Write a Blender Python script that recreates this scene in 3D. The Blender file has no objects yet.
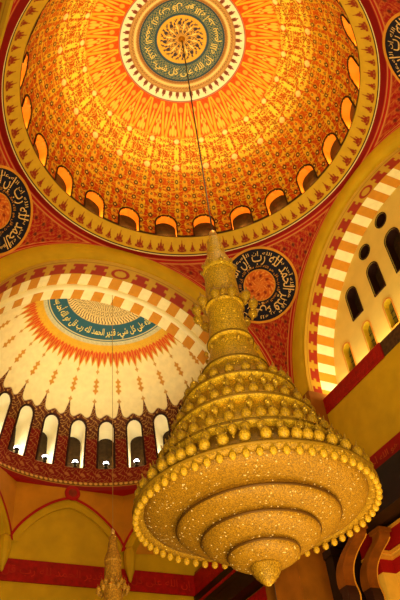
import bpy, math, random
import numpy as np
from mathutils import Matrix, Vector
from mathutils.geometry import tessellate_polygon
random.seed(4); np.random.seed(4)
scn = bpy.context.scene
COL = scn.collection
PI = math.pi
A, HC, RA, RI = 9.44, 21.94, 8.87, 7.80      # bay half width, springing height, outer and inner arch radius
RS = math.hypot(A, RA)                        # pendentive sphere radius
CAM = Vector((-9.78046, -15.00975, 1.6))

# ------------------------------------------------------------------ helpers
def lin(c):
    c = np.asarray(c, float) / 255.0
    return np.where(c <= .04045, c / 12.92, ((c + .055) / 1.055) ** 2.4)
def link(o, parent=None):
    COL.objects.link(o)
    if parent is not None: o.parent = parent
    return o
def obj(name, verts, faces, mat, parent=None, smooth=False, cols=None, corner=None):
    me = bpy.data.meshes.new(name)
    me.from_pydata([tuple(map(float, v)) for v in verts], [], [tuple(map(int, f)) for f in faces])
    if cols is not None:
        at = me.color_attributes.new('Paint', 'FLOAT_COLOR', 'POINT')
        a = np.ones((len(verts), 4)); a[:, :3] = cols
        at.data.foreach_set('color', a.ravel())
    if corner is not None:
        at = me.color_attributes.new('Paint', 'FLOAT_COLOR', 'CORNER')
        a = np.ones((len(me.loops), 4))
        k = 0
        for f, c in zip(faces, corner):
            a[k:k + len(f), :3] = c; k += len(f)
        at.data.foreach_set('color', a.ravel())
    if smooth: me.polygons.foreach_set('use_smooth', [True] * len(me.polygons))
    me.materials.append(mat); me.update()
    return link(bpy.data.objects.new(name, me), parent)
def grid(name, P, mat, cols=None, parent=None, mask=None, smooth=True, facecol=None):
    n, m = P.shape[:2]
    i, j = np.meshgrid(np.arange(n - 1), np.arange(m - 1), indexing='ij')
    F = np.stack([i * m + j, i * m + j + 1, (i + 1) * m + j + 1, (i + 1) * m + j], -1).reshape(-1, 4)
    fc = None if facecol is None else facecol.reshape(-1, 3)
    if mask is not None:
        keep = mask.reshape(-1); F = F[keep]
        if fc is not None: fc = fc[keep]
    me = bpy.data.meshes.new(name)
    V = P.reshape(-1, 3)
    me.vertices.add(len(V)); me.vertices.foreach_set('co', V.astype(np.float32).ravel())
    me.loops.add(len(F) * 4); me.loops.foreach_set('vertex_index', F.astype(np.int32).ravel())
    me.polygons.add(len(F)); me.polygons.foreach_set('loop_start', np.arange(0, len(F) * 4, 4, dtype=np.int32))
    me.update(calc_edges=True)
    if cols is not None:
        at = me.color_attributes.new('Paint', 'FLOAT_COLOR', 'POINT')
        a = np.ones((len(V), 4), np.float32); a[:, :3] = cols.reshape(-1, 3)
        at.data.foreach_set('color', a.ravel())
    if fc is not None:
        at = me.color_attributes.new('Paint', 'FLOAT_COLOR', 'CORNER')
        a = np.ones((len(F) * 4, 4), np.float32); a[:, :3] = np.repeat(fc, 4, 0)
        at.data.foreach_set('color', a.ravel())
    if smooth: me.polygons.foreach_set('use_smooth', np.ones(len(F), bool))
    me.materials.append(mat); me.update()
    return link(bpy.data.objects.new(name, me), parent)
def thing(name, label, cat, loc=(0, 0, 0), group=None):
    o = bpy.data.objects.new(name, None); o.location = loc; o.empty_display_size = .2
    o['label'] = label; o['category'] = cat
    if group: o['group'] = group
    return link(o)
def tag(o, label, cat, group=None):
    o['label'] = label; o['category'] = cat
    if group: o['group'] = group
    return o
def struct(o): o['kind'] = 'structure'; return o
def sempty(name, loc=(0, 0, 0)):
    o = bpy.data.objects.new(name, None); o.location = loc; o['kind'] = 'structure'; return link(o)
class MB:
    def __init__(s): s.v = []; s.f = []; s.c = []
    def add(s, v, f, c=None):
        k = len(s.v); s.v += [tuple(x) for x in v]; s.f += [tuple(i + k for i in q) for q in f]
        if c is not None: s.c += [c] * len(f)
        return s
    def box(s, a, b, c=None):
        x0, y0, z0 = a; x1, y1, z1 = b
        return s.add([(x0, y0, z0), (x1, y0, z0), (x1, y1, z0), (x0, y1, z0), (x0, y0, z1), (x1, y0, z1), (x1, y1, z1), (x0, y1, z1)],
                     [(0, 3, 2, 1), (4, 5, 6, 7), (0, 1, 5, 4), (1, 2, 6, 5), (2, 3, 7, 6), (3, 0, 4, 7)], c)
    def lathe(s, prof, n=24, c=(0, 0, 0), cap=True):
        k = len(prof); v = []; f = []
        for r, z in prof:
            for i in range(n):
                t = 2 * PI * i / n; v.append((c[0] + r * math.cos(t), c[1] + r * math.sin(t), c[2] + z))
        for j in range(k - 1):
            for i in range(n):
                f.append((j * n + i, j * n + (i + 1) % n, (j + 1) * n + (i + 1) % n, (j + 1) * n + i))
        if cap: f.append(tuple(range(n - 1, -1, -1))); f.append(tuple((k - 1) * n + i for i in range(n)))
        return s.add(v, f)
    def tube(s, pts, r, n=6):
        pts = [Vector(p) for p in pts]; v = []; f = []
        for i, p in enumerate(pts):
            d = (pts[min(i + 1, len(pts) - 1)] - pts[max(i - 1, 0)]).normalized()
            u = d.orthogonal().normalized(); w = d.cross(u)
            if i and (u - pu).length > 1.0: pass
            if i:
                u = (pu - d * pu.dot(d)).normalized(); w = d.cross(u)
            pu = u
            for q in range(n):
                t = 2 * PI * q / n; v.append(p + (u * math.cos(t) + w * math.sin(t)) * r)
        for i in range(len(pts) - 1):
            for q in range(n):
                f.append((i * n + q, i * n + (q + 1) % n, (i + 1) * n + (q + 1) % n, (i + 1) * n + q))
        return s.add(v, f)
    def build(s, name, mat, parent=None, smooth=False):
        return obj(name, s.v, s.f, mat, parent, smooth, corner=s.c if s.c else None)

# ------------------------------------------------------------------ materials
def nodes(name):
    m = bpy.data.materials.new(name); m.use_nodes = True
    nt = m.node_tree; return m, nt, nt.nodes['Principled BSDF']
def paint_mat(name, rough=.65, emit=0.0, bump=0.0):
    m, nt, b = nodes(name)
    a = nt.nodes.new('ShaderNodeAttribute'); a.attribute_name = 'Paint'
    n = nt.nodes.new('ShaderNodeTexNoise'); n.inputs['Scale'].default_value = 3.0; n.inputs['Detail'].default_value = 4
    tc = nt.nodes.new('ShaderNodeTexCoord'); nt.links.new(tc.outputs['Object'], n.inputs['Vector'])
    r = nt.nodes.new('ShaderNodeMapRange'); r.inputs[3].default_value = .82; r.inputs[4].default_value = 1.15
    nt.links.new(n.outputs['Fac'], r.inputs[0])
    mx = nt.nodes.new('ShaderNodeMix'); mx.data_type = 'RGBA'; mx.blend_type = 'MULTIPLY'; mx.inputs[0].default_value = 1
    nt.links.new(a.outputs['Color'], mx.inputs[6]); nt.links.new(r.outputs[0], mx.inputs[7])
    nt.links.new(mx.outputs[2], b.inputs['Base Color'])
    b.inputs['Roughness'].default_value = rough; b.inputs['Specular IOR Level'].default_value = .2
    return m
def flat(name, c, rough=.6, var=.18, scale=1.2, metal=0.0, emit=None, es=0.0, spec=.2):
    m, nt, b = nodes(name)
    n = nt.nodes.new('ShaderNodeTexNoise'); n.inputs['Scale'].default_value = scale; n.inputs['Detail'].default_value = 6
    tc = nt.nodes.new('ShaderNodeTexCoord'); nt.links.new(tc.outputs['Object'], n.inputs['Vector'])
    cr = nt.nodes.new('ShaderNodeValToRGB'); l = lin(c)
    cr.color_ramp.elements[0].position = .3; cr.color_ramp.elements[1].position = .7
    cr.color_ramp.elements[0].color = (*np.clip(l * (1 - var), 0, 1), 1); cr.color_ramp.elements[1].color = (*np.clip(l * (1 + var), 0, 1), 1)
    nt.links.new(n.outputs['Fac'], cr.inputs[0]); nt.links.new(cr.outputs[0], b.inputs['Base Color'])
    b.inputs['Roughness'].default_value = rough; b.inputs['Metallic'].default_value = metal
    b.inputs['Specular IOR Level'].default_value = spec
    if emit is not None:
        b.inputs['Emission Color'].default_value = (*lin(emit), 1); b.inputs['Emission Strength'].default_value = es
    return m
def crystal(name, c, emit, es, scale, spark):
    """closely strung cut-glass beads: cellular bump, dark gaps, a few cells glowing as painted sparkle"""
    m, nt, b = nodes(name); L = nt.links.new
    tc = nt.nodes.new('ShaderNodeTexCoord')
    v = nt.nodes.new('ShaderNodeTexVoronoi'); v.inputs['Scale'].default_value = scale; L(tc.outputs['Object'], v.inputs['Vector'])
    cr = nt.nodes.new('ShaderNodeValToRGB'); l = lin(c)
    e = cr.color_ramp.elements
    e[0].position = .15; e[0].color = (*np.clip(l * 1.35, 0, 1), 1); e[1].position = .75; e[1].color = (*l * .65, 1)
    L(v.outputs['Distance'], cr.inputs[0])
    hs = nt.nodes.new('ShaderNodeMix'); hs.data_type = 'RGBA'; hs.blend_type = 'MULTIPLY'; hs.inputs[0].default_value = .45
    bw = nt.nodes.new('ShaderNodeMapRange'); bw.inputs[3].default_value = .35; bw.inputs[4].default_value = 1.35
    sx = nt.nodes.new('ShaderNodeSeparateColor'); L(v.outputs['Color'], sx.inputs[0]); L(sx.outputs[0], bw.inputs[0])
    L(cr.outputs[0], hs.inputs[6]); L(bw.outputs[0], hs.inputs[7])
    L(hs.outputs[2], b.inputs['Base Color'])
    bp = nt.nodes.new('ShaderNodeBump'); bp.inputs['Strength'].default_value = .45; bp.inputs['Distance'].default_value = .03
    inv = nt.nodes.new('ShaderNodeMath'); inv.operation = 'SUBTRACT'; inv.inputs[0].default_value = 1; L(v.outputs['Distance'], inv.inputs[1])
    L(inv.outputs[0], bp.inputs['Height']); L(bp.outputs[0], b.inputs['Normal'])
    th = nt.nodes.new('ShaderNodeMath'); th.operation = 'GREATER_THAN'; th.inputs[1].default_value = spark; L(sx.outputs[1], th.inputs[0])  # sparkle put in as emission on scattered cells
    ml = nt.nodes.new('ShaderNodeMath'); ml.operation = 'MULTIPLY_ADD'; L(th.outputs[0], ml.inputs[0]); ml.inputs[1].default_value = 1.0; ml.inputs[2].default_value = es
    b.inputs['Emission Color'].default_value = (*lin(emit), 1); L(ml.outputs[0], b.inputs['Emission Strength'])
    b.inputs['Roughness'].default_value = .5; b.inputs['Specular IOR Level'].default_value = .25; b.inputs['Metallic'].default_value = .0
    return m
M_paint = paint_mat('painted_plaster')
M_gold = flat('ochre_plaster', (196, 154, 16), var=.1)
M_goldd = flat('deep_ochre_plaster', (190, 122, 14), var=.12)
M_pier = flat('brown_pier_cladding', (150, 86, 14), var=.2)
M_lip = flat('ochre_moulding', (150, 105, 22), var=.1)
M_red = flat('red_frieze', (150, 8, 8), var=.25, scale=4)
M_redline = flat('red_outline', (165, 12, 12), var=.1)
M_cream = flat('cream_plaster', (238, 218, 150), var=.06)
M_white = flat('pale_moulding', (248, 232, 178), var=.04)
M_lunette = flat('lunette_plaster', (222, 190, 96), var=.06)
M_reveal = flat('white_reveal', (248, 236, 196), var=.04)
M_orange = flat('orange_reveal', (240, 140, 30), var=.08)
M_pane = flat('dark_lattice_glass', (52, 34, 14), var=.5, scale=5, rough=.35)
M_glass = flat('leaded_green_glass', (120, 112, 40), var=.6, scale=4, rough=.2)
M_frame = flat('dark_frame', (46, 18, 8), var=.2)
M_brass = flat('brass', (190, 140, 40), metal=.8, rough=.35, var=.1)
M_black = flat('black_field', (14, 14, 34), var=.3)
M_script = flat('gilt_script', (226, 182, 110), var=.12)
M_faint = flat('faint_gilt_script', (176, 36, 16), var=.3)
M_dimgilt = flat('dim_gilt', (190, 84, 30), var=.2)
M_goldline = flat('gilt_line', (214, 140, 40), var=.1)
M_dark = flat('dark_wood', (26, 10, 6), var=.4, scale=3, rough=.4)
M_wood = flat('brown_wood', (118, 60, 10), var=.25, scale=2.5, rough=.45)
M_carpet = flat('red_carpet', (120, 22, 14), var=.2)
M_cable = flat('cable', (44, 26, 8), var=.1)
M_cable2 = flat('pale_cable', (170, 130, 60), var=.1)
M_crys = crystal('crystal_beads', (222, 172, 30), (255, 190, 50), .035, 24, .992)
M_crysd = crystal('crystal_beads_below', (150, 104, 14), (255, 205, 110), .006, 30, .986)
M_lamp = crystal('lamp_glass', (184, 138, 24), (255, 190, 50), .012, 26, .992)
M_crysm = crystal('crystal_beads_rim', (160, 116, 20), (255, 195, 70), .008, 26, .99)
M_steel = flat('spot_housing', (60, 55, 50), metal=.6, rough=.4)
M_lens = flat('spot_lens', (255, 250, 240), emit=(240, 240, 255), es=18)

# ------------------------------------------------------------------ ornament painting (functions of surface coordinates)
def sm(x, a, b):
    t = np.clip((x - a) / (b - a), 0, 1); return t * t * (3 - 2 * t)
def mix(c, d, m): return c * (1 - m[..., None]) + lin(d) * m[..., None]
def solid(shape, c): return np.broadcast_to(lin(c), shape + (3,)).copy()
def cell(x): return x - np.floor(x) - .5
def vine(u, v, w=.22):
    f = np.sin(2 * PI * u + 1.3 * np.sin(2 * PI * v)) * np.cos(2 * PI * v + 1.1 * np.sin(4 * PI * u)) + .35 * np.sin(2 * PI * (2 * u + v)) * np.sin(2 * PI * v)
    return 1 - sm(np.abs(f), w * .6, w * 1.4)
def ell(x, y, cx, cy, rx, ry, s=.25):
    d = np.sqrt(((x - cx) / rx) ** 2 + ((y - cy) / ry) ** 2); return 1 - sm(d, 1 - s, 1 + s)
def palm(x, y, big):   # palmette standing in a unit cell, x in -.5...5, y in 0..1
    x = np.abs(x)
    m = ell(x, y, 0, .42, .10, .30)
    m = np.maximum(m, ell(x, y, .16 * big, .34, .11 * big, .13)); m = np.maximum(m, ell(x, y, .30 * big, .20, .10 * big, .09))
    m = np.maximum(m, ell(x, y, 0, .14, .36 * big, .05)); m = np.maximum(m, ell(x, y, 0, .74, .045, .16))
    m = np.maximum(m, ell(x, y, .22 * big, .52, .06 * big, .09) * (big > .9))
    return m
def merlon(x, y):      # stepped red crest
    x = np.abs(x)
    return np.maximum.reduce([(1 - sm(x, .34, .40)) * (1 - sm(np.abs(y - .22), .20, .24)), (1 - sm(x, .18, .24)) * (1 - sm(np.abs(y - .56), .16, .20)), (1 - sm(x, .30, .36)) * (1 - sm(np.abs(y - .82), .10, .14))])

def paint_dome(az, ph):
    """az azimuth (rad), ph elevation on the dome (deg)"""
    sh = az.shape; c = solid(sh, (206, 92, 12))
    u = az / (2 * PI)
    # broad arabesque field
    rep = 46
    k = np.log(np.tan(np.radians(45 + np.clip(ph, 0, 80) / 2)))   # conformal height, keeps the cells square
    U = u * rep; Vv = k * rep / (2 * PI)
    def scroll(U, V, w):
        U = np.abs(cell(U * .5)) * 2; V = np.abs(cell(V * .5)) * 2 + .13 * np.sin(2 * PI * U)
        f = np.sin(3 * PI * U + 2.2 * np.sin(2 * PI * V)) + np.sin(2.6 * PI * V + 2.0 * np.sin(2 * PI * U + .6))
        return 1 - sm(np.abs(f), w * .55, w * 1.3)
    v1 = scroll(U, Vv, .40); v2 = scroll(U * 1.0 + .5, Vv * 2 + .25, .30)
    amt = sm(ph, 4, 40)
    c = mix(c, (172, 46, 4), (1 - sm(ph, 8, 40)) * .95)
    c = mix(c, (84, 34, 6), scroll(U, Vv, .66) * .6)                      # dark outline of the tendrils
    c = mix(c, (222, 172, 34), v1 * (.85 + .15 * amt)); c = mix(c, (232, 182, 44), v2 * (.45 + .45 * amt))
    low = 1 - sm(ph, 30, 44)
    for (du, dv, rx, ry) in ((0, 0, .13, .15), (.5, .5, .10, .16), (.5, 0, .07, .07), (0, .5, .07, .07)):
        c = mix(c, (40, 34, 16), ell(cell(U + du), cell(Vv + dv), 0, 0, rx, ry) * low * .9)
        c = mix(c, (236, 200, 90), ell(cell(U + du), cell(Vv + dv), 0, 0, rx * .35, ry * .35) * low)
    # bright lace belt
    belt = sm(ph, 32, 38) * (1 - sm(ph, 49, 53))
    c = mix(c, (255, 226, 70), belt * np.maximum(v1, .7 * v2))
    d = ell(cell(U * .5), cell(Vv * .5), 0, 0, .10, .10); c = mix(c, (255, 238, 150), belt * d)
    c = mix(c, (150, 70, 10), belt * scroll(U * .5 + .25, Vv * .5, .16) * .6)
    # tall lotus flames under the medallion
    z = sm(ph, 48, 51)
    o = mix(solid(sh, (218, 78, 4)), (232, 130, 16), vine(U, Vv, .14) * .45)
    n = 32; x = cell(u * n); y = np.clip((ph - 48) / 16.4, 0, 1)
    w = .40 * (1 - y) ** .8 + .05
    rim = 1 - sm(np.abs(np.abs(x) - w), .05, .10)
    o = mix(o, (234, 180, 40), rim * (y < .97)); o = mix(o, (242, 200, 70), np.maximum.reduce([ell(x, y, 0, .28, .10, .16), ell(np.abs(x), y, .16, .22, .07, .10), ell(x, y, 0, .56, .07, .09), ell(np.abs(x), y, .12, .46, .05, .06)])); o = mix(o, (222, 160, 40), ell(x, y, 0, .76, .05, .10))
    o = mix(o, (222, 170, 50), ell(cell(u * n + .5), y, 0, .80, .16, .07)); o = mix(o, (236, 190, 60), ell(cell(u * n + .5), y, 0, .5, .07, .22))
    c = c * (1 - z[..., None]) + o * z[..., None]
    # medallion
    rr = 8.39 * np.cos(np.radians(ph)) / 3.63
    m = solid(sh, (250, 240, 196))
    n = 48; x = cell(u * n); y = (1 - rr) / .16
    m = mix(m, (150, 76, 30), (1 - sm(np.abs(y - .08), .03, .07)))
    m = mix(m, (126, 56, 30), np.maximum.reduce([ell(x, y, 0, .80, .26, .22), ell(x, y, 0, .52, .10, .2), ell(np.abs(x), y, .17, .62, .08, .10)]))
    tan = sm(1 - rr, .145, .155); T = solid(sh, (206, 158, 84))
    T = mix(T, (110, 64, 26), np.maximum(vine(u * 48, rr * 11, .2), .8 * (1 - sm(np.abs(cell(rr * 22)), .06, .12))) * .8)
    T = mix(T, (236, 206, 130), (1 - sm(np.abs(rr - .75), .012, .022)))
    T = mix(T, (150, 96, 40), (1 - sm(np.abs(rr - .70), .008, .016)))
    m = m * (1 - tan[..., None]) + T * tan[..., None]
    bl = 1 - sm(np.abs(rr - .66), .015, .03); m = mix(m, (30, 66, 84), bl)
    blue = 1 - sm(rr, .65, .66); m = m * (1 - blue[..., None]) + mix(solid(sh, (34, 84, 92)), (206, 182, 90), vine(u * 30, rr * 11, .2) * .8) * blue[..., None]
    bl = 1 - sm(np.abs(rr - .415), .012, .025); m = mix(m, (40, 74, 92), bl)
    ro = 1 - sm(rr, .39, .40)
    R_ = mix(solid(sh, (236, 176, 56)), (70, 60, 70), vine(u * 12, rr * 5.0, .32) * (1 - sm(np.abs(rr - .20), .13, .16)))
    R_ = mix(R_, (250, 216, 120), ell(cell(u * 12), rr, 0, .2, .12, .05)); R_ = mix(R_, (60, 50, 60), ell(cell(u * 12 + .5), rr, 0, .27, .16, .035)); R_ = mix(R_, (70, 56, 56), ell(cell(u * 12 + .5), rr, 0, .12, .2, .03))
    m = m * (1 - ro[..., None]) + R_ * ro[..., None]
    inm = 1 - sm(rr, .995, 1.0)
    c = c * (1 - inm[..., None]) + m * inm[..., None]
    # dark foot of the dome
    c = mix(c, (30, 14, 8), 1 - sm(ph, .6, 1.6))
    return c
def paint_half(az, el):
    """semi-dome: cream field, star rows, flame ring, blue script ring"""
    sh = az.shape; a = np.degrees(az)
    c = solid(sh, (240, 218, 156))
    p = 13.5; u = (a - 4.5) / p - .5            # windows at cell centres
    x0 = cell(u); x1 = cell(u + .5)            # x1 : between the windows
    def star(x, y, cx, cy, rx, ry): return np.maximum(ell(x, y, cx, cy, rx, ry * .45), ell(x, y, cx, cy, rx * .45, ry))
    for cy, ry in ((40.3, 1.6), (42.4, 1.5), (44.4, 1.6)):
        c = mix(c, (196, 128, 28), star(x1, el, 0, cy, .12, ry))
    for cy in (35.6, 49.0): c = mix(c, (190, 126, 34), star(x1, el, 0, cy, .085, 1.2) * .9)
    c = mix(c, (236, 176, 70), (1 - sm(np.abs(el - 46.5), 4, 9)) * .12)
    # flames
    fx = np.abs(cell(u * 3 + .5)); tip = 50.5 + 7.5 * fx + 2.0 * np.abs(cell(u + .5)) * 2
    fl = sm(el, tip - .4, tip + .4)
    f = mix(solid(sh, (204, 58, 4)), (222, 150, 34), (1 - sm(np.abs(fx - .22), .05, .11)) * .6)
    f = mix(f, (196, 120, 24), vine(u * 6, el / 3.0, .14) * .6)
    edge = (1 - sm(np.abs(el - tip), .5, .9))
    c = c * (1 - fl[..., None]) + f * fl[..., None]; c = mix(c, (206, 160, 40), edge * .9)
    ty = 57.5 + 2.2 * np.abs(cell(u * 4)); yl = sm(el, ty - .3, ty + .3)
    f = mix(solid(sh, (222, 168, 36)), (176, 104, 14), vine(u * 6, el / 2.0, .16) * .7); c = c * (1 - yl[..., None]) + f * yl[..., None]
    g = sm(el, 61.3, 61.8); f = mix(solid(sh, (206, 196, 150)), (130, 110, 60), vine(u * 8, el * .8) * .7); c = c * (1 - g[..., None]) + f * g[..., None]
    b = sm(el, 63.2, 63.5); c = c * (1 - b[..., None]) + solid(sh, (40, 88, 98)) * b[..., None]
    c = mix(c, (214, 196, 130), (1 - sm(np.abs(el - 64.0), .15, .35)) * .9)
    g = sm(el, 71.5, 71.8); f = mix(solid(sh, (232, 196, 120)), (60, 44, 34), vine(u * 1.5, el / 7.0, .26) * .95); c = c * (1 - g[..., None]) + f * g[..., None]
    # brown lace and crest round the windows
    crest = 28.3 + 5.0 * np.exp(-(x1 / .07) ** 2) + 1.6 * np.abs(np.cos(PI * u * 2)) ** 2
    lo = 1 - sm(el, crest - .35, crest + .35)
    f = mix(solid(sh, (92, 36, 12)), (206, 154, 66), vine(u * 2, el / 5.0, .16) * .85)
    red = 1 - sm(el, 18.5, 19.5)
    f2 = mix(solid(sh, (124, 16, 10)), (196, 130, 60), np.maximum(vine(u * 2, el / 5.2, .14), .8 * ell(cell(u * 2), cell(el / 5.2), 0, 0, .14, .14)) * .8); f = f * (1 - red[..., None]) + f2 * red[..., None]
    c = c * (1 - lo[..., None]) + f * lo[..., None]
    return c
def paint_pend(az, z, r):
    sh = az.shape
    dev = np.abs(np.degrees(az))                        # azimuth away from the corner diagonal
    cs = np.clip((z - HC) / RA, 0, 1); y = RA * np.sqrt(1 - cs ** 2)
    lim = np.degrees(PI / 4 - np.arctan2(y, A)) * 0 + (45 - np.degrees(np.arctan2(A, np.maximum(y, 1e-3)) - PI / 4) * -1 * 0)
    s = np.radians(az * 0)
    half = np.degrees(np.arctan2(A, np.maximum(y, 1e-3))) - 45
    edge = (half - dev) * PI / 180 * r                   # metres from the arch edge
    top = (HC + RA - z) * 1.25                           # roughly metres from the ring
    d = np.minimum(edge, top)
    c = solid(sh, (156, 12, 10))
    u = np.degrees(az) * PI / 180 * r / 1.15; v = z / 1.15
    inner = sm(d, .27, .32)
    c = mix(c, (196, 104, 34), np.maximum(vine(u, v, .16), .7 * vine(u * 2 + .3, v * 2, .2)) * inner * .8)
    c = mix(c, (52, 26, 12), ell(cell(u * 2), cell(v * 2), 0, 0, .16, .16) * inner * .7)
    c = mix(c, (206, 130, 60), (1 - sm(np.abs(d - .27), .02, .04)))
    c = mix(c, (172, 14, 12), (1 - sm(d, .22, .25)))
    c = mix(c, (204, 120, 60), (1 - sm(np.abs(d - .08), .02, .04)))
    return c

# ------------------------------------------------------------------ Arabic lettering
FORMS = {'أ': ('\uFE83', '\uFE84', None, None), 'ت': ('\uFE95', '\uFE96', '\uFE97', '\uFE98'), 'ا': ('\uFE8D', '\uFE8E', None, None), 'إ': ('\uFE87', '\uFE88', None, None), 'ن': ('\uFEE5', '\uFEE6', '\uFEE7', '\uFEE8'),
         'ل': ('\uFEDD', '\uFEDE', '\uFEDF', '\uFEE0'), 'ه': ('\uFEE9', '\uFEEA', '\uFEEB', '\uFEEC'), 'ع': ('\uFEC9', '\uFECA', '\uFECB', '\uFECC'),
         'ى': ('\uFEEF', '\uFEF0', None, None), 'ك': ('\uFED9', '\uFEDA', '\uFEDB', '\uFEDC'), 'ش': ('\uFEB5', '\uFEB6', '\uFEB7', '\uFEB8'),
         'ي': ('\uFEF1', '\uFEF2', '\uFEF3', '\uFEF4'), 'ق': ('\uFED5', '\uFED6', '\uFED7', '\uFED8'), 'د': ('\uFEA9', '\uFEAA', None, None),
         'ر': ('\uFEAD', '\uFEAE', None, None), 'و': ('\uFEED', '\uFEEE', None, None), 'م': ('\uFEE1', '\uFEE2', '\uFEE3', '\uFEE4'),
         'ح': ('\uFEA1', '\uFEA2', '\uFEA3', '\uFEA4'), 'ء': ('\uFE80', None, None, None), 'ب': ('\uFE8F', '\uFE90', '\uFE91', '\uFE92'), 'س': ('\uFEB1', '\uFEB2', '\uFEB3', '\uFEB4')}
def shape(text):
    out = []
    for i, ch in enumerate(text):
        if ch not in FORMS: out.append(ch); continue
        f = FORMS[ch]
        prev = text[i - 1] if i else ' '; nxt = text[i + 1] if i + 1 < len(text) else ' '
        jp = prev in FORMS and FORMS[prev][2] is not None and f[1] is not None
        jn = f[2] is not None and nxt in FORMS and FORMS[nxt][1] is not None
        out.append(f[3] if jp and jn else f[1] if jp else f[2] if jn else f[0])
    return ''.join(reversed(out))
_cache = {}
def glyphs(text, weight=.012):
    """flat lettering as (u, v) points scaled so the ink is 1 high, and faces"""
    key = (text, weight)
    if key in _cache: return _cache[key]
    cu = bpy.data.curves.new('lettering_outline', 'FONT'); cu.body = shape(text); cu.offset = weight; cu.resolution_u = 3
    o = bpy.data.objects.new('lettering_outline', cu); COL.objects.link(o)
    dg = bpy.context.evaluated_depsgraph_get(); e = o.evaluated_get(dg); me = e.to_mesh()
    V = np.array([v.co[:2] for v in me.vertices]); F = [tuple(p.vertices) for p in me.polygons]
    e.to_mesh_clear(); bpy.data.objects.remove(o); bpy.data.curves.remove(cu)
    V -= V.min(0); h = V[:, 1].max(); V /= h
    _cache[key] = (V, F); return V, F
def lettering(name, text, fn, mat, parent, weight=.012, repeat=1):
    V, F = glyphs(text, weight); L = V[:, 0].max() + .35
    mb = MB()
    for k in range(repeat):
        uv = V.copy(); uv[:, 0] = (uv[:, 0] + k * L) / (L * repeat)
        mb.add([fn(u, v) for u, v in uv], F)
    return mb.build(name, mat, parent)
VERSE = 'إن الله على كل شيء قدير'
PRAISE = 'الحمد لله رب'
LONG = VERSE + ' ' + PRAISE + ' قل هو الله أحد بسم الله'

# ------------------------------------------------------------------ arched opening outline
def arch_outline(hw, h, n=12, pointed=False):
    """(s, h) points from lower left over the head to lower right"""
    sp = h - hw
    return [(-hw, 0)] + [(-hw * math.cos(PI * i / n), sp + hw * math.sin(PI * i / n)) for i in range(n + 1)] + [(hw, 0)]
def inside(s, h, hw, H):
    sp = H - hw
    return (np.abs(s) < hw) & (h > 0) & ((h < sp) | (s ** 2 + (h - sp) ** 2 < hw ** 2))

# ------------------------------------------------------------------ main dome
DZ, DR, DH = 31.6, 8.39, 7.75
NW = 23; WAZ = [math.radians(60 + 360 / NW * k) for k in range(NW)]
def dome_pt(az, z, off=0.0):
    s = np.clip((z - DZ) / DH, 0, 1); r = DR * np.sqrt(1 - s * s) - off
    return np.stack([r * np.cos(az), r * np.sin(az), z + 0 * az], -1)
na, ne = 1800, 380
az, ph = np.meshgrid(np.linspace(0, 2 * PI, na + 1), np.concatenate([np.linspace(0, 66, 270), np.linspace(66.2, 89.9, ne - 270)]), indexing='ij')
P = np.stack([DR * np.cos(np.radians(ph)) * np.cos(az), DR * np.cos(np.radians(ph)) * np.sin(az), DZ + DH * np.sin(np.radians(ph))], -1)
cm = .25 * (P[:-1, :-1] + P[1:, :-1] + P[:-1, 1:] + P[1:, 1:])
ca = np.arctan2(cm[..., 1], cm[..., 0]); keep = np.ones(ca.shape, bool)
HW, HH = .60, 1.60
for w in WAZ:
    s = ((ca - w + PI) % (2 * PI) - PI) * 8.2
    keep &= ~inside(s, cm[..., 2] - DZ + .02, HW, HH)
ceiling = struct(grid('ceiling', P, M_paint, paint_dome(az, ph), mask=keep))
def ring_text(u, v):          # script ring round the dome crown, letters' feet towards the rim
    a = -2 * PI * u; r = 2.30 - .70 * v; s = math.sqrt(1 - (r / DR) ** 2)
    return (r * math.cos(a), r * math.sin(a), DZ + DH * s - .03)
M_script2 = flat('pale_gilt_script', (230, 206, 110), var=.15)
lettering('lettering', LONG, ring_text, M_script2, ceiling, .012)
mb = MB(); mb.lathe([(.0, .12), (.12, .1), (.2, 0), (.12, -.1), (.04, -.16)], 16, (0, 0, DZ + DH - .05)); mb.build('ceiling_rose', M_brass, ceiling)

WINDOW = [0]
def niche(name_fn, z0, hw, h, rout, m_rev, m_pane, surf, center, rb, fw=.12):
    """a deep arched window cut through a dome shell: surf(az, z) gives the inner surface"""
    def build(w):
        WINDOW[0] += 1
        cx, cy = center
        root = sempty('window_%d' % WINDOW[0], (0, 0, 0))
        out = arch_outline(hw, h); inn = [surf(w + s / rb, z0 + t) for s, t in out]
        bak = [np.array((cx + rout * math.cos(w + s / rb), cy + rout * math.sin(w + s / rb), z0 + t)) for s, t in out]
        n = len(out)
        obj('reveal', inn + bak, [(i, (i + 1) % n, n + (i + 1) % n, n + i) for i in range(n)], m_rev, root)
        obj('pane', bak, [tuple(range(n))], m_pane, root)
        big = [(s * (1 + fw / hw), t + (fw if t > .01 else 0)) for s, t in out]
        f1 = [surf(w + s / rb, z0 + t, .05) for s, t in out]; f2 = [surf(w + s / rb, z0 + t, .05) for s, t in big]
        f3 = [surf(w + s / rb, z0 + t, -.03) for s, t in big]
        obj('frame', f1 + f2 + f3, [(i, i + 1, n + i + 1, n + i) for i in range(n - 1)] + [(n + i, n + i + 1, 2 * n + i + 1, 2 * n + i) for i in range(n - 1)], M_frame, root)
        return root
    return build
dsurf = lambda a, z, off=0.0: dome_pt(np.array(a), np.array(z), off)
mk = niche(None, DZ, HW, HH, 8.74, M_orange, M_pane, dsurf, (0, 0), 8.2, .075)
for w in WAZ: mk(w)

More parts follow.
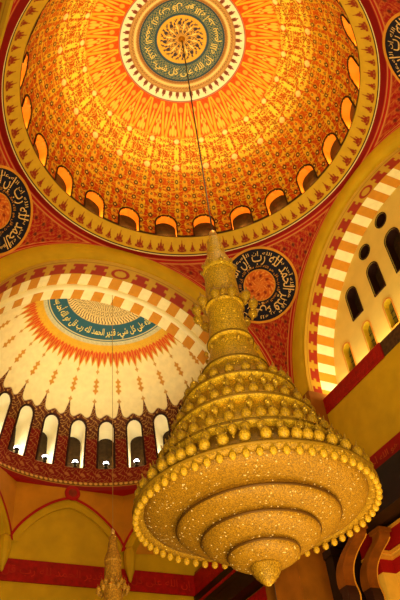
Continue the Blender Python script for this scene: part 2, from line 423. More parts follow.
# ring cornice below the dome
na, ne = 1408, 34
az, t = np.meshgrid(np.linspace(0, 2 * PI, na + 1), np.linspace(0, 1, ne), indexing='ij')
r = 9.14 - (9.14 - DR + .02) * t; z = 30.74 + .86 * t + .10 * np.sin(PI * t) * 0
P = np.stack([r * np.cos(az), r * np.sin(az), z], -1)
c = solid(az.shape, (204, 160, 34)); u = az / (2 * PI) * 44
y = (t - .14) / .74
m = np.maximum(palm(cell(u) * 1.9, y, 1.0), palm(cell(u + .5) * 2.1, (y - .02) / .82, .7))
c = mix(c, (140, 42, 10), m * (y > 0) * (y < 1))
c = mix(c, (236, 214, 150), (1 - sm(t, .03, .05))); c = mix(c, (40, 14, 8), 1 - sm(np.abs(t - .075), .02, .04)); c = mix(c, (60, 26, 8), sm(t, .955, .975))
tr = struct(grid('trim_1', P, M_paint, c))
az, t = np.meshgrid(np.linspace(0, 2 * PI, 241), np.linspace(0, 1, 3), indexing='ij')
r = 9.14 + .30 * t; P = np.stack([r * np.cos(az), r * np.sin(az), 30.74 + .06 * t], -1)
c = solid(az.shape, (140, 16, 12)); grid('soffit', P, M_paint, c, tr)

# pendentives (all four corners of the bay) and their script roundels
ROUND_LABELS = {1: 'round black calligraphy medallion with orange centre, partly behind the great chandelier', 2: 'round black calligraphy medallion above the pale half-dome arch, part of it cropped away',
                0: 'round black calligraphy medallion high above the striped arch of the lunette wall', 3: 'round black calligraphy medallion on the corner nearest the viewer'}
for k in range(4):
    phi = -PI / 4 + k * PI / 2
    th, q = np.meshgrid(np.linspace(0, PI / 2, 150), np.linspace(-1, 1, 170), indexing='ij')
    y = RA * np.cos(th); z = HC + RA * np.sin(th); r = np.sqrt(A * A + y * y); half = np.arctan2(A, np.maximum(y, 1e-6)) - PI / 4
    dv = q * half
    P = np.stack([r * np.cos(phi + dv), r * np.sin(phi + dv), z], -1)
    w = struct(grid('wall_pendentive', P, M_paint, paint_pend(dv, z, r)))
    # roundel on the sphere, centre 29.05 m up
    if k == 3: continue
    sz = (29.02 - HC) / RS; cd = Vector((math.cos(phi) * math.sqrt(1 - sz * sz), math.sin(phi) * math.sqrt(1 - sz * sz), sz))
    e1 = Vector((-math.sin(phi), math.cos(phi), 0)); e2 = cd.cross(e1)            # e1 sideways, e2 up
    if e2.z < 0: e2 = -e2
    def sph(rho, a, off, cd=cd, e1=e1, e2=e2):
        b = rho / RS; d = cd * math.cos(b) + (e1 * math.cos(a) + e2 * math.sin(a)) * math.sin(b)
        v = d * (RS - off); return (v.x, v.y, v.z + HC)
    rt = thing('calligraphy_medallion', ROUND_LABELS[k], 'medallion', sph(0, 0, 0), 'calligraphy medallions in the corners under the dome')
    loc = Vector(sph(0, 0, 0))
    def annulus(name, r0, r1, off, mat, n=72):
        v = []; f = []; R_ = np.linspace(r0, r1, 5)
        for rr in R_:
            for i in range(n): v.append(Vector(sph(rr, 2 * PI * i / n, off)) - loc)
        for j in range(4):
            for i in range(n): f.append((j * n + i, j * n + (i + 1) % n, (j + 1) * n + (i + 1) % n, (j + 1) * n + i))
        return obj(name, v, f, mat, rt)
    annulus('field', .90, 2.18, .03, M_black)
    annulus('outer_border', 2.16, 2.30, .06, M_goldline); annulus('inner_border', .89, .95, .06, M_goldline)
    n, mm = 60, 14
    aa, rr = np.meshgrid(np.linspace(0, 2 * PI, n + 1), np.linspace(0.001, .90, mm), indexing='ij')
    Pc = np.array([[Vector(sph(rr[i, j], aa[i, j], .035)) - loc for j in range(mm)] for i in range(n + 1)])
    c = solid(aa.shape, (204, 92, 22)); c = mix(c, (236, 160, 60), vine(aa / (2 * PI) * 8, rr * 2.2, .22) * .8); c = mix(c, (140, 40, 10), ell(cell(aa / (2 * PI) * 8), rr, 0, .55, .2, .12))
    grid('centre_disc', Pc, M_paint, c, rt)
    sgn = -1 if (e1.cross(e2)).dot(-cd) > 0 else 1
    lettering('lettering', VERSE + ' ' + PRAISE, lambda u, v: Vector(sph(1.02 + 1.06 * v, (.25 + u) * 2 * PI * (sgn), .06)) - loc, M_script, rt, .004)
    lettering('lettering', LONG, lambda u, v: Vector(sph(1.70 + .38 * v, (.31 + u) * 2 * PI * (sgn), .055)) - loc, M_script, rt, .0)
    lettering('lettering', LONG, lambda u, v: Vector(sph(.99 + .3 * v, (.12 + u) * 2 * PI * (sgn), .055)) - loc, M_goldline, rt, .0)

# ------------------------------------------------------------------ the four great arches
TRIM = [1]
def arch(k, x1, x2, step, tail=None):
    rot = Matrix.Rotation(k * PI / 2, 3, 'Z'); Rm = np.array(rot)
    TRIM[0] += 1; root = sempty('trim_%d' % TRIM[0])
    def cyl(r, x, th): return np.stack([x + 0 * th, r * np.cos(th), HC + r * np.sin(th)], -1) @ Rm.T
    # face of the arch, with the straight stilts of the pier faces below
    th, r = np.meshgrid(np.linspace(0, PI, 121), np.array([7.80, 7.98, 8.0, 8.87]), indexing='ij')
    x = np.where(r < 7.99, A + .10, A); grid('archivolt', cyl(r, x, th), M_gold, None, root, smooth=False)
    th, t = np.meshgrid(np.linspace(0, PI, 1401), np.linspace(0, 1, 26), indexing='ij')
    c = solid(th.shape, (186, 138, 30)); d = np.degrees(th) - 90
    u = d / step + .5
    kk = np.floor(u)
    y = (t - .28) / .72
    m = merlon(cell(u), 1 - y) * (y > 0) * (y < 1) * (np.abs(d) > step * .5)
    m = np.maximum(m, (np.abs(d) < step * .5) * np.maximum(1 - sm(np.abs(np.hypot(cell(u), (y - .5)) - .36), .06, .1), 0) * (y > 0))
    c = mix(c, (150, 40, 10), m); c = mix(c, (120, 80, 18), (1 - sm(np.abs(t - .2), .02, .04)) * .7)
    grid('painted_soffit', cyl(RI, A + .10 + (x1 - A - .10) * t, th), M_paint, c, root)
    def voussoirs(name, xa, xb, r, ph0):
        n = int(180 / step * 2) * 6; th, x = np.meshgrid(np.linspace(0, PI, n + 1), np.array([xa, xb]), indexing='ij')
        mid = np.degrees((th[:-1, :1] + th[1:, :1]) / 2) - 90
        s = np.abs(cell(mid / step + .5 + ph0)); fc = np.where((s < .27)[..., None], lin((208, 136, 30)), lin((246, 226, 164)))
        grid(name, cyl(r, x, th), M_paint, None, root, smooth=False, facecol=fc)
    if tail is None: voussoirs('striped_soffit', x1, x2, RI, 0)
    else:
        voussoirs('striped_soffit', x1, tail[0], RI, 0)
        voussoirs('striped_soffit', tail[1], x2, RI, .5)
        th, q = np.meshgrid(np.linspace(0, PI, 121), np.linspace(0, PI, 9), indexing='ij')
        w = (tail[1] - tail[0]) / 2; grid('pale_moulding', cyl(RI - .22 * np.sin(q), (tail[0] + tail[1]) / 2 - w * np.cos(q), th), M_white, None, root)
    return root
arch(0, 10.38, 11.5, 8.18)                       # right
arch(1, 10.75, 12.9, 9.2, (11.62, 11.98))        # back, to the half dome
arch(2, 10.38, 11.5, 8.18)                       # left
arch(3, 10.38, 11.5, 8.18)                       # front

# piers under the arches: each a corner mass with faces towards the bay and the openings
def pier(sx, sy, depth_y=11.5, name='pier_column'):
    mb = MB()
    a0, a1 = RI, 11.5
    # L shaped plan keeps the bay corner open up to the pendentive
    mb.box((min(sx * a0, sx * A) if False else min(sx * A, sx * a1), min(sy * a0, sy * depth_y), 0), (max(sx * A, sx * a1), max(sy * a0, sy * depth_y), HC))
    mb.box((min(sx * a0, sx * A), min(sy * A, sy * depth_y), 0), (max(sx * a0, sx * A), max(sy * A, sy * depth_y), HC))
    return struct(mb.build(name, M_pier))
for sx, sy in ((1, 1), (-1, 1), (1, -1)): pier(sx, sy)

# ------------------------------------------------------------------ right lunette wall with its windows
def holed(name, outer, holes, fn, mat, parent=None):
    polys = [[Vector((p[0], p[1], 0)) for p in outer]] + [[Vector((p[0], p[1], 0)) for p in h] for h in holes]
    flat_ = [p for q in polys for p in q]; tris = tessellate_polygon(polys)
    return obj(name, [fn(p.x, p.y) for p in flat_], [tuple(t) for t in tris], mat, parent)
LX = 11.5
def circ(cy, cz, r, n=20): return [(cy + r * math.cos(2 * PI * i / n), cz + r * math.sin(2 * PI * i / n)) for i in range(n)]
def arched(cy, z0, hw, h): return [(cy + s, z0 + t) for s, t in arch_outline(hw, h, 10)]
wins = []
for y in (6.27, 4.40, 2.55, .70, -1.15, -3.0, -4.85): wins.append(('glazed', arched(y, 22.72, .30, 1.72), y, 22.72, .30, 1.72))
for y in (4.68, 2.66, -1.26, -3.28): wins.append(('dark', arched(y, 25.25, .42, 1.95), y, 25.25, .42, 1.95))
wins.append(('dark', arched(.70, 25.25, .52, 2.55), .70, 25.25, .52, 2.55))
for y, z in ((2.72, 28.3), (.90, 28.98), (-1.3, 28.3)): wins.append(('round', circ(y, z, .40), y, z, .4, .8))
semi = [(RI * math.cos(PI * i / 60), HC + RI * math.sin(PI * i / 60)) for i in range(61)]
semi = [(-RI, 20.5)] + semi[::-1] + [(RI, 20.5)]
lun = struct(holed('wall_right', semi, [w[1] for w in wins], lambda y, z: (LX, y, z), M_lunette))
for kind, out, cy, z0, hw, h in wins:
    WINDOW[0] += 1; root = sempty('window_%d' % WINDOW[0])
    n = len(out); dp = .55 if kind != 'glazed' else .35
    mpane = M_glass if kind == 'glazed' else M_pane
    obj('reveal', [(LX, a, b) for a, b in out] + [(LX + dp, a, b) for a, b in out], [(i, (i + 1) % n, n + (i + 1) % n, n + i) for i in range(n)], M_frame if kind != 'glazed' else M_gold, root)
    obj('pane', [(LX + dp, a, b) for a, b in out], [tuple(range(n))], mpane, root)
    cz = z0 if kind == 'round' else z0 + h / 2
    def grow(p, f): return (cy + (p[0] - cy) * (1 + f / hw), cz + (p[1] - cz) * (1 + f / (h / 2)))
    g = [grow(p, .07) for p in out]
    obj('frame', [(LX - .04, a, b) for a, b in out] + [(LX - .04, a, b) for a, b in g] + [(LX, a, b) for a, b in g], [(i, (i + 1) % n, n + (i + 1) % n, n + i) for i in range(n)] + [(n + i, n + (i + 1) % n, 2 * n + (i + 1) % n, 2 * n + i) for i in range(n)], M_frame if kind != 'glazed' else M_goldline, root)
    if kind == 'glazed':
        mb = MB(); mb.tube([(LX + dp - .03, cy, z0), (LX + dp - .03, cy, z0 + h)], .025)
        for t in (.35, .75, 1.15): mb.tube([(LX + dp - .03, cy - hw, z0 + t), (LX + dp - .03, cy + hw, z0 + t)], .02)
        mb.build('glazing_bar', M_frame, root)

# wall under the lunette, its two red friezes, the ledge
WX = 10.3
w = struct(MB().box((WX, -RI, 0), (LX + .4, RI, 20.62)).build('wall_right_lower', M_gold))
def frieze(i, mb, text_fn=None, mat=M_red, text_mat=M_faint):
    TRIM[0] += 1; o = struct(mb.build('trim_%d' % TRIM[0], mat)); 
    if text_fn: lettering('lettering', LONG, text_fn, text_mat, o, .004)
    return o
frieze(0, MB().box((WX - .06, 2.85, 20.60), (LX - .02, RI - .02, 21.50)), lambda u, v: (WX - .075, 7.7 - 4.75 * u, 20.72 + .62 * v))
TRIM[0] += 1; struct(MB().box((WX + .02, -RI, 20.62), (LX - .02, 2.85, 21.50)).build('trim_%d' % TRIM[0], flat('dark_frieze', (72, 46, 26), var=.5, scale=6)))  # darker stretch of the frieze, set slightly back
frieze(0, MB().box((WX - .08, -RI, 15.45), (WX + .02, RI, 16.84)), lambda u, v: (WX - .095, 7.7 - 13 * u, 16.15 + .55 * v), text_mat=M_dimgilt)
lettering('lettering', LONG, lambda u, v: (WX - .095, 9.2 - 12 * u if u > .13 else 7.6, 15.55 + .5 * v), M_dimgilt, bpy.data.objects['trim_%d' % TRIM[0]], .0)

# ------------------------------------------------------------------ half dome behind the back arch
SC, SR = np.array((0.0, 12.0, 21.9)), 8.0
def half_pt(a, z, off=0.0):
    s = np.clip((z - SC[2]) / SR, -1, 1); r = SR * np.sqrt(1 - s * s) - off
    return np.stack([SC[0] + r * np.cos(a), SC[1] + r * np.sin(a), z + 0 * a], -1)
az, el = np.meshgrid(np.linspace(0, PI, 1001), np.concatenate([np.linspace(-2, 72, 330), np.linspace(72.3, 89.9, 60)]), indexing='ij')
P = np.stack([SC[0] + SR * np.cos(np.radians(el)) * np.cos(az), SC[1] + SR * np.cos(np.radians(el)) * np.sin(az), SC[2] + SR * np.sin(np.radians(el))], -1)
cm = .25 * (P[:-1, :-1] + P[1:, :-1] + P[:-1, 1:] + P[1:, 1:]); ca = np.arctan2(cm[..., 1] - 12, cm[..., 0])
SAZ = [math.radians(18 + 13.5 * k) for k in range(11)]
keep = cm[..., 1] > 12.75
SHW, SH, SZ0 = .46, 2.80, 22.70
for wz in SAZ:
    s = (ca - wz) * 7.6; keep &= ~inside(s, cm[..., 2] - SZ0, SHW, SH)
hd = struct(grid('ceiling', P, M_paint, paint_half(az, el), mask=keep))
def half_text(u, v):
    a = PI * (.97 - .94 * u); e = math.radians(64.6 + 6.2 * v); r = SR - .035
    return (r * math.cos(e) * math.cos(a), 12 + r * math.cos(e) * math.sin(a), SC[2] + r * math.sin(e))
lettering('lettering', LONG, lambda u, v: half_text(u, v), M_script2, hd, .016)
hs = lambda a, z, off=0.0: half_pt(np.array(a), np.array(z), off)
mk = niche(None, SZ0, SHW, SH, 9.05, M_reveal, M_pane, hs, (0, 12), 7.6, .1)
for wz in SAZ: mk(wz)
# floodlights standing on the sills
for i, wz in enumerate(SAZ):
    rr = 7.90; x, y = rr * math.cos(wz), 12 + rr * math.sin(wz)
    t = thing('floodlight', 'small bright floodlight standing on the sill of a half-dome window', 'light', (x, y, SZ0), 'floodlights on the half-dome window sills')
    MB().lathe([(.12, 0), (.12, .05), (.04, .07), (.04, .12)], 12).build('foot', M_steel, t)
    MB().lathe([(.05, .12), (.13, .16), (.17, .24), (.16, .27)], 14).build('housing', M_steel, t)
    MB().lathe([(.16, .26), (.17, .32), (.13, .40), (.02, .44)], 14).build('lens', M_lens, t)
# cornice ring of the half dome
TRIM[0] += 1
az, t = np.meshgrid(np.linspace(0, PI, 721), np.linspace(0, 1, 22), indexing='ij')
r = 8.02 - .10 * np.sin(PI * np.clip(t * 1.2, 0, 1)) ; z = 21.30 + .62 * t
P = np.stack([r * np.cos(az), 12 + r * np.sin(az), z], -1)
c = solid(az.shape, (140, 14, 12)); dots = ell(cell(az * 8 / .30), t, 0, .62, .36, .17)
c = mix(c, (108, 66, 20), 1 - sm(np.abs(t - .62), .26, .30)); c = mix(c, (222, 174, 80), dots); c = mix(c, (196, 140, 50), 1 - sm(np.abs(t - .93), .02, .04)); c = mix(c, (196, 140, 50), 1 - sm(np.abs(t - .34), .02, .04))
tr = struct(grid('trim_%d' % TRIM[0], P, M_paint, c))
az, t = np.meshgrid(np.linspace(0, PI, 121), np.linspace(0, 1, 2), indexing='ij'); r = 8.02 + 1.0 * t
grid('soffit', np.stack([r * np.cos(az), 12 + r * np.sin(az), 21.30 + 0 * t], -1), M_redline, None, tr)

# ------------------------------------------------------------------ apse under the half dome
CX = 0.52; HWD = 3.2; YB = 20.0
def pointed(hw, zs, rise, n=16):
    """pointed arch, left springing to right springing in (s, z)"""
    x = [-math.cos(PI * i / (2 * n)) for i in range(n)] + [0.0]
    left = [(hw * q, zs + rise * max(0.0, 1 - abs(q) ** 1.5) ** .72) for q in x]
    return left + [(-s, z) for s, z in left[-2::-1]]
ZS, RISE = 17.9, 2.72
back = sempty('wall_back')
MB().box((-9.0, YB + .25, 0), (9.6, YB + .6, 21.4)).build('panel', M_gold, back)
def spandrel(name, hw_o, p0, d, n_in, width, depth, mat, parent, ztop=21.32, rise=RISE, line=True, inner=.42):
    """wall slab with a pointed opening, red outline and stepped gold intrados. p0 = midpoint, d = direction along, n_in = inward normal"""
    p0 = Vector(p0); d = Vector(d).normalized(); nn = Vector(n_in).normalized()
    op = pointed(hw_o, ZS, rise)
    def at(s, z, off): q = p0 + d * s + nn * off; return (q.x, q.y, z)
    mb = MB()
    poly = op; top = [(s, ztop) for s, z in op]
    k = len(op)
    mb.add([at(s, z, 0) for s, z in op] + [at(s, z, 0) for s, z in top], [(i, i + 1, k + i + 1, k + i) for i in range(k - 1)])
    for sg in (-1, 1):
        if width > hw_o: mb.add([at(sg * hw_o, ZS, 0), at(sg * width, ZS, 0), at(sg * width, ztop, 0), at(sg * hw_o, ztop, 0)], [(0, 1, 2, 3)])
    mb.build(name, mat, parent)
    if line:
        o2 = [(s * (1 + .16 / hw_o), ZS + (z - ZS) * (1 + .17 / rise)) for s, z in op]
        MB().add([at(s, z, .04) for s, z in op] + [at(s, z, .04) for s, z in o2] + [at(s, z, 0) for s, z in o2], [(i, i + 1, k + i + 1, k + i) for i in range(k - 1)] + [(k + i, k + i + 1, 2 * k + i + 1, 2 * k + i) for i in range(k - 1)]).build('outline', M_redline, parent)
    # stepped intrados
    i1 = [(s * (1 - inner / hw_o), ZS + (z - ZS) * (1 - inner / rise)) for s, z in op]
    rows = [[at(s, z, 0) for s, z in op], [at(s, z, -.10) for s, z in op], [at(s, z, -.10) for s, z in i1], [at(s, z, -depth) for s, z in i1]]
    v = [p for r_ in rows for p in r_]
    MB().add(v, [(j * k + i, j * k + i + 1, (j + 1) * k + i + 1, (j + 1) * k + i) for j in range(3) for i in range(k - 1)]).build('intrados', M_gold, parent)
    return i1, at
spandrel('spandrel', HWD, (CX, YB, 0), (1, 0, 0), (0, -1, 0), HWD, .25, M_goldd, back)
for sg in (-1, 1):
    WN = 'wall_right_squinch' if sg > 0 else 'wall_left_squinch'
    sq = sempty(WN)
    a0 = Vector((CX + sg * HWD, YB, 0)); a1 = Vector((CX + sg * (HWD + 4.5), YB - 4.5, 0))
    mid = (a0 + a1) / 2; d = (a1 - a0).normalized(); nn = Vector((-sg, -1, 0)).normalized()
    i1, at = spandrel('spandrel', (a1 - a0).length / 2, mid, d, nn, (a1 - a0).length / 2, .7, M_goldd, sq)
    # hood running back into the corner
    tip = (sg * 8.9, YB + .2, 18.3); k = len(i1)
    rows = []
    for q in np.linspace(0, 1, 8):
        rows.append([tuple(Vector(at(s, z, -.7)).lerp(Vector(tip), q * .96)) for s, z in i1])
    MB().add([p for r_ in rows for p in r_], [(j * k + i, j * k + i + 1, (j + 1) * k + i + 1, (j + 1) * k + i) for j in range(7) for i in range(k - 1)]).build('hood', M_goldd, sq, True)
    # corbel hanging at the foot of the two arches
    c = a0 + Vector((sg * .32, -.02, 0))
    TRIM[0] += 1
    prof = [(.02, 16.15), (.09, 16.25), (.12, 16.4), (.24, 16.75), (.34, 17.1), (.36, 17.6), (.30, 17.95), (.05, 18.2)]
    struct(MB().lathe(prof, 10, (c.x, c.y - .05, 0)).build('trim_%d' % TRIM[0], M_gold, None))
TRIM[0] += 1
b = struct(MB().lathe([(.46, 0), (.46, .06), (.36, .09)], 28).build('trim_%d' % TRIM[0], M_redline)); b.location = (CX + .05, YB - .02, 21.02); b.rotation_euler = (PI / 2, 0, 0)
MB().lathe([(.34, .05), (.34, .075), (.2, .10), (.02, .11)], 24).build('boss', flat('dull_red_boss', (130, 40, 16), var=.3, scale=6), b)
# side walls of the bay and its friezes
struct(MB().box((8.2, 12.9, 0), (8.7, YB + .25, 17.2)).build('wall_right_bay', M_pier))
struct(MB().box((-8.7, 12.9, 0), (-8.2, YB + .25, 17.2)).build('wall_left_bay', M_gold))
ZF0, ZF1 = 15.80, 16.95
frieze(1, MB().box((-8.2, YB + .12, ZF0), (8.2, YB + .26, ZF1)), lambda u, v: (-8.1 + 16.2 * u, YB + .105, ZF0 + .16 + .8 * v))
frieze(2, MB().box((8.06, 12.9, ZF0), (8.22, YB + .2, ZF1)), lambda u, v: (8.045, YB - 7 * u, ZF0 + .16 + .8 * v))
frieze(3, MB().box((-8.22, 12.9, ZF0), (-8.06, YB + .2, ZF1)))

# ------------------------------------------------------------------ dark gallery on the right and below the friezes
GAL = [0]
def beam(a, b, mat=M_dark):
    GAL[0] += 1; return struct(MB().box(a, b).build('gallery_beam', mat))
b = sempty('gallery_beam')
for (x0, x1, z0, z1, m) in ((9.2, 10.3, 14.62, 15.40, M_dark), (8.75, 9.35, 14.25, 14.62, M_dark), (8.62, 8.75, 14.30, 14.35, M_wood), (8.35, 10.28, 13.62, 14.25, M_dark), (8.2, 8.9, 13.05, 13.62, M_dark)):
    MB().box((x0, -6, z0), (x1, 7.7, z1)).build('moulding', m, b)
b = sempty('gallery_beam')
for (x0, x1, z0, z1, m) in ((7.9, 8.2, 15.25, 15.7, M_dark), (7.75, 8.2, 14.95, 15.2, M_red), (7.6, 8.2, 14.6, 14.9, M_dark), (7.55, 8.2, 14.2, 14.55, M_dark)):
    MB().box((x0, 12.0, z0), (x1, YB, z1)).build('moulding', m, b)
MB().box((7.4, 9.5, 13.7), (8.2, 19.6, 14.2)).build('moulding', M_dark, b)

# striped pier behind the brackets
sp = sempty('pier_column')
RED_, CREAM_ = lin((150, 10, 8)), lin((226, 170, 60))
bands = ((0, 9.6, CREAM_), (9.6, 10.4, RED_), (10.4, 11.7, CREAM_), (11.7, 12.25, RED_), (12.25, 12.6, CREAM_), (12.6, 13.42, RED_))
mb = MB()
for z0, z1, c in bands: mb.box((9.52, 6.1, z0), (10.28, 7.7, z1), c)
mb.build('shaft', M_paint, sp)
mb = MB()
for z0, z1, c in bands: mb.box((10.2, -6, z0), (10.28, 6.09, z1), c)
mb.build('wall_facing', M_paint, sp)
for z0 in (12.25, 12.5, 13.42):
    MB().box((9.46, 6.0, z0), (10.29, 7.7, z0 + .11)).build('band', M_goldline, sp)
    MB().box((10.12, -6, z0), (10.29, 6.0, z0 + .11)).build('band', M_goldline, sp)
# S-shaped brackets under the gallery
def bracket(x, y, label):
    t = thing('hanging_bracket', label, 'bracket', (x, y, 12.87), 'S-shaped wooden brackets under the gallery')
    prof = [(0, 0), (.12, -.25), (.75, -.55), (1.25, -.95), (1.42, -1.5), (1.30, -2.1), (1.45, -2.6), (1.55, -3.2)]
    pts = []
    for i in range(len(prof) - 1):
        for q in range(5):
            p0 = prof[max(i - 1, 0)]; p1 = prof[i]; p2 = prof[i + 1]; p3 = prof[min(i + 2, len(prof) - 1)]; u = q / 5
            pts.append(tuple(.5 * (2 * p1[k] + (p2[k] - p0[k]) * u + (2 * p0[k] - 5 * p1[k] + 4 * p2[k] - p3[k]) * u * u + (3 * p1[k] - p0[k] - 3 * p2[k] + p3[k]) * u ** 3) for k in (0, 1)))
    n = len(pts); W = .52; D = .5
    def slab(x0, x1, off0, off1, i0, i1, name, mat):
        v = []
        for (a, z) in pts[i0:i1]: v += [(x0, a + off0, z), (x1, a + off0, z), (x1, a + off1, z), (x0, a + off1, z)]
        m = i1 - i0; f = [(4 * i + j, 4 * i + (j + 1) % 4, 4 * i + 4 + (j + 1) % 4, 4 * i + 4 + j) for i in range(m - 1) for j in range(4)]
        f += [(3, 2, 1, 0), (4 * m - 4, 4 * m - 3, 4 * m - 2, 4 * m - 1)]
        MB().add(v, f).build(name, mat, t)
    slab(0, W, 0, D, 0, n - 12, 'scroll', M_wood); slab(0, W, 0, D, n - 13, n, 'foot', M_frame); slab(W * .93, W * 1.0, -.04, 0, 4, n, 'edge_bead', M_goldline)
    MB().box((-.05, -.08, 0), (W + .05, D + .1, .16)).build('cap', M_wood, t)
bracket(7.70, 4.95, 'dark-footed wooden S bracket under the gallery, the one closer to the great chandelier')
bracket(8.88, 4.95, 'dark-footed wooden S bracket under the gallery, beside the red and cream striped pier')
t = sempty('post_shade_backing'); MB().box((8.0, 7.16, 0), (9.5, 7.7, 13.0)).build('shaft', M_dark, t)  # dark post widened as a backing, stands in for black shade between the brackets
MB().box((7.95, 7.12, 12.7), (9.5, 7.72, 13.02)).build('capital', M_dark, t)
MB().box((8.12, 12.9, 10), (8.19, 19.9, 13.6)).build('panel', M_red, sempty('wall_right_bay_panel'))

struct(obj('floor', [(-14, -22, 0), (14, -22, 0), (14, 22, 0), (-14, 22, 0)], [(0, 1, 2, 3)], M_carpet))

# ------------------------------------------------------------------ chandeliers
def lamp_mesh(s, up=True):
    pr = [(.05, -.05), (.05, .05), (.11, .10), (.17, .20), (.19, .30), (.16, .41), (.09, .48), (.035, .52), (.02, .66), (.005, .70)]
    return MB().lathe([(r * s, z * s) for r, z in pr], 9)
def drop_mesh(s):
    pr = [(.05, .15), (.08, .05), (.14, -.08), (.17, -.2), (.14, -.31), (.06, -.37), (.01, -.39)]
    return MB().lathe([(r * s, z * s) for r, z in pr], 8)
ZB = 8.1
def wave(prof, n=96, amp=.0): return MB().lathe(prof, n, cap=False)
# (name, profile r/z in metres above the floor, material)
TIERS = [
    ('neck', [(.10, 21.86), (.22, 21.75), (.30, 21.55), (.26, 21.35), (.33, 21.2), (.36, 20.9), (.34, 20.75), (.44, 20.5), (.58, 20.1), (.63, 19.85), (.62, 19.76), (.54, 19.70)], M_crys),
    ('crystal_tier', [(.56, 19.9), (.59, 19.2), (.62, 18.5), (.66, 18.05), (.70, 17.94), (.60, 17.9)], M_crys),
    ('crystal_tier', [(.60, 18.0), (.64, 17.2), (.72, 16.5), (.80, 16.28), (.78, 16.2), (.66, 16.18)], M_crys),
    ('crystal_tier', [(.68, 16.3), (.78, 15.7), (.98, 15.15), (1.12, 14.95), (1.12, 14.86), (.95, 14.84)], M_crys),
    ('crystal_tier', [(.98, 15.0), (1.12, 14.5), (1.45, 14.05), (1.78, 13.78), (1.84, 13.68), (1.78, 13.6), (1.45, 13.62)], M_crys),
    ('crystal_tier', [(1.5, 13.75), (1.70, 13.3), (2.0, 12.9), (2.24, 12.66), (2.28, 12.55), (2.2, 12.48), (1.9, 12.5)], M_crys),
    ('crystal_tier', [(1.95, 12.6), (2.2, 12.15), (2.5, 11.75), (2.76, 11.48), (2.80, 11.36), (2.7, 11.28), (2.4, 11.3)], M_crys),
    ('crystal_tier', [(2.45, 11.4), (2.75, 11.0), (3.1, 10.65), (3.38, 10.4), (3.46, 10.24), (3.40, 10.12), (3.2, 10.16), (3.15, 10.3)], M_crysm),
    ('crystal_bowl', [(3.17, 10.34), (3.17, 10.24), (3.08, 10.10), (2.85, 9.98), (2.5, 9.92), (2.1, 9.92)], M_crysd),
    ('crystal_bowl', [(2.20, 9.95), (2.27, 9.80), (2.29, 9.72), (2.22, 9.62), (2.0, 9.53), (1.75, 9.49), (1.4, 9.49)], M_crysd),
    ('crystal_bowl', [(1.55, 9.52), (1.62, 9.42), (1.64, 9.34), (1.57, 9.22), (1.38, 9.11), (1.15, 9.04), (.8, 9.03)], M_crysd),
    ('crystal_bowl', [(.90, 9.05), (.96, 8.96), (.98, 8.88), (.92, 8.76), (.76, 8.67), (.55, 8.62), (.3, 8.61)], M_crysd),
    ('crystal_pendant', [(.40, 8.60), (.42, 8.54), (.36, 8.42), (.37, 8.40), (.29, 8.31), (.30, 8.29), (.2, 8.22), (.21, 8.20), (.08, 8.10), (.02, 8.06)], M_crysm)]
ch = thing('chandelier', 'huge golden crystal chandelier of tapering tiers hanging under the main dome', 'chandelier', (0, 0, ZB))
CP = []
for nme, pr, m in TIERS:
    o = MB().lathe([(r, z - ZB) for r, z in pr], 96 if pr[0][0] > 1 else 48, cap=False).build(nme, m, ch, True); CP.append(o)
M_rim = flat('dark_rim_shade', (84, 52, 8), metal=.2, rough=.6); M_rim2 = flat('ochre_rim_shade', (128, 92, 12), metal=.1, rough=.6)  # dark rings along the rims stand in for shading where tiers overlap
for rr, zz in ((3.19, 10.30), (2.31, 9.75), (1.66, 9.37), (1.0, 8.91), (3.48, 10.27), (2.82, 11.38), (2.30, 12.57), (1.86, 13.70), (1.14, 14.92), (.81, 16.26), (.71, 17.97)):
    CP.append(MB().lathe([(rr - .05, zz + .05 - ZB), (rr, zz + .035 - ZB), (rr + .012, zz - ZB), (rr - .02, zz - .03 - ZB)], 72, cap=False).build('rim_shade_band', M_rim if zz < 10.29 and zz != 10.27 or rr == 3.19 else M_rim2, ch, True))
CP.append(MB().lathe([(.01, 22.32), (.05, 22.26), (.13, 22.14), (.16, 22.0), (.13, 21.88), (.06, 21.80), (.05, 21.7)], 20, (0, 0, -ZB)).build('finial', flat('bright_finial', (235, 190, 110), rough=.3, metal=.5), ch, True))
MB().tube([(0, 0, 22.25 - ZB), (0, 0, 30 - ZB), (0, 0, 39.2 - ZB)], .032, 8).build('cable', M_cable, ch)
# lamp rows: radius, height, count, scale, tilt outward
rows = [(.60, 19.8, 10, .45), (.70, 18.0, 12, .6), (.98, 17.55, 12, .95), (.86, 15.7, 12, .4), (1.62, 13.72, 24, .85), (2.06, 12.6, 30, .85), (2.58, 11.42, 38, .85), (3.24, 10.36, 48, .85), (2.95, 10.85, 42, .7), (2.34, 12.0, 34, .6), (1.86, 13.15, 28, .6)]
spots = []
for r, z, n, s in rows:
    for i in range(n):
        a = 2 * PI * (i + .5 * (int(z * 10) % 2)) / n + .05 * math.sin(i * 7.1)
        spots.append((r * math.cos(a), r * math.sin(a), z - ZB, s, a))
def vis(p): return (Vector((p[0], p[1], p[2] + ZB)) - CAM).length - 1.2 * p[3]
spots.sort(key=vis)
lmesh = {}
def lamp_obj(p, name='lamp_glass'):
    s = round(p[3], 2)
    if s not in lmesh: lmesh[s] = lamp_mesh(s).build(name, M_lamp, ch, True); o = lmesh[s]
    else: o = bpy.data.objects.new(name, lmesh[s].data); link(o, ch)
    o.location = p[:3]; o.rotation_euler = (0, .22, p[4])
    return o
for p in spots[:100]: lamp_obj(p)
rest = MB(); base = {}
for p in spots[100:]:
    q = lamp_mesh(p[3]); R_ = Matrix.Translation(p[:3]) @ Matrix.Rotation(p[4], 4, 'Z') @ Matrix.Rotation(.22, 4, 'Y')
    rest.add([R_ @ Vector(v) for v in q.v], q.f)
rest.build('lamp_glass', M_lamp, ch, True)['kind'] = 'stuff'
dm = None
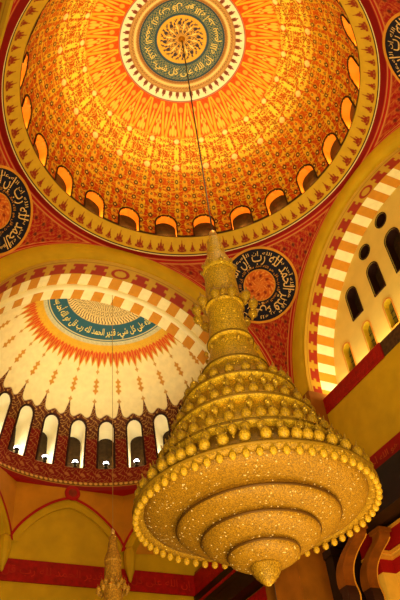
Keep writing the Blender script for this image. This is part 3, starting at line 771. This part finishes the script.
for i in range(64):
    a = 2 * PI * i / 64
    if dm is None: o = drop_mesh(.62).build('crystal_drop', M_lamp, ch, True); dm = o.data
    else: o = link(bpy.data.objects.new('crystal_drop', dm), ch)
    o.location = (3.40 * math.cos(a), 3.40 * math.sin(a), 10.16 - ZB)
# the smaller one under the half dome: same form, 0.6 of the size
k = .6; topz = 15.16; zb2 = topz - (22.3 - ZB) * k
ch2 = thing('chandelier', 'small slender crystal chandelier hanging in front of the red frieze', 'chandelier', (.12, 12.0, zb2)); ch2.scale = (k, k, k)
M_small = crystal('dim_crystal_beads', (176, 124, 34), (255, 170, 60), .02, 9, .995)
for o in CP:
    n = o.copy(); n.data = o.data.copy(); link(n, ch2)
    n.data.materials.clear(); n.data.materials.append(o.data.materials[0] if 'finial' in o.name else M_small)
sl = None
for r, z, n, s in rows[1:4] + rows[4:6]:
    for i in range(n // 2 if z < 14 else n):
        a = 2 * PI * i / (n // 2 if z < 14 else n)
        if sl is None: o = lamp_mesh(.9).build('lamp_glass', M_small, ch2, True); sl = o.data
        else: o = link(bpy.data.objects.new('lamp_glass', sl), ch2)
        o.location = (r * math.cos(a), r * math.sin(a), z - ZB); o.rotation_euler = (0, .22, a)
MB().tube([(0, 0, (15.1 - zb2) / k), (0, 0, (29.85 - zb2) / k)], .022, 6).build('cable', M_cable2, ch2)

# ------------------------------------------------------------------ light
def light(kind, loc, energy, color, size=.3, target=None, **kw):
    l = bpy.data.lights.new('lamp', kind); l.energy = energy; l.color = color
    o = bpy.data.objects.new('lamp_or_fill', l); link(o); o.location = loc  # serves real fixtures and added fill lights alike
    if kind == 'AREA': l.size = size
    elif kind in ('POINT', 'SPOT'): l.shadow_soft_size = size
    for a, v in kw.items(): setattr(l, a, v)
    if target is not None: o.rotation_euler = (Vector(target) - Vector(loc)).to_track_quat('-Z', 'Y').to_euler()
    return o
WARM = (1.0, .84, .5); AMB = (1.0, .80, .34)
light('SPOT', (0, -.5, 23.2), 4600, WARM, .8, (-.3, 1.2, 39), spot_size=math.radians(74), spot_blend=1.0)          # washes the crown
light('POINT', (0, -2, 27.5), 850, AMB, 1.5)  # general fill added in mid-air under the dome
for wz in WAZ: light('POINT', (8.45 * math.cos(wz), 8.45 * math.sin(wz), DZ + .3), 46, (1, .70, .26), .12)
for wz in SAZ: light('POINT', (8.35 * math.cos(wz), 12 + 8.35 * math.sin(wz), SZ0 + .6), 26, (1, .88, .62), .12)
light('SPOT', (0, 13.2, 21.4), 1750, (1, .86, .56), .8, (0, 15.3, 30), spot_size=math.radians(120), spot_blend=1.0)  # extra uplight added to brighten the half dome
a = light('AREA', (11.0, 3.5, 21.65), 330, (1, .86, .55), .7, (11.35, 3.5, 30), shape='RECTANGLE', size_y=8.0)
a.rotation_euler = (PI, 0, 0); a.rotation_euler = (PI, math.radians(-10), 0)
light('AREA', (-6, -10, 3), 4200, AMB, 9, (2, 3, 26))       # fill panel added near the floor, brightens vaults and chandelier from below
light('AREA', (-1, 8, 4), 620, AMB, 6, (0, 20, 18))  # dim fill added for the apse wall
light('AREA', (3, -2, 4), 700, AMB, 5, (9.6, 4, 17))  # dim fill added for the lower right wall
w = bpy.data.worlds.new('world'); scn.world = w; w.use_nodes = True
w.node_tree.nodes['Background'].inputs[0].default_value = (1, .66, .28, 1); w.node_tree.nodes['Background'].inputs[1].default_value = .05

# ------------------------------------------------------------------ camera
cd = bpy.data.cameras.new('camera'); cam = link(bpy.data.objects.new('camera', cd))
R3 = Matrix(((0.89943724, -0.23658401, -0.36747879), (-0.42744766, -0.65146924, -0.62679847), (-0.09111063, 0.72084383, -0.68708298)))
cam.matrix_world = Matrix.Translation(CAM) @ R3.to_4x4()
cd.sensor_fit = 'VERTICAL'; cd.sensor_height = 36; cd.lens = 672.2776 / 600 * 36; cd.clip_end = 300
scn.camera = cam
scn.view_settings.view_transform = 'Standard'
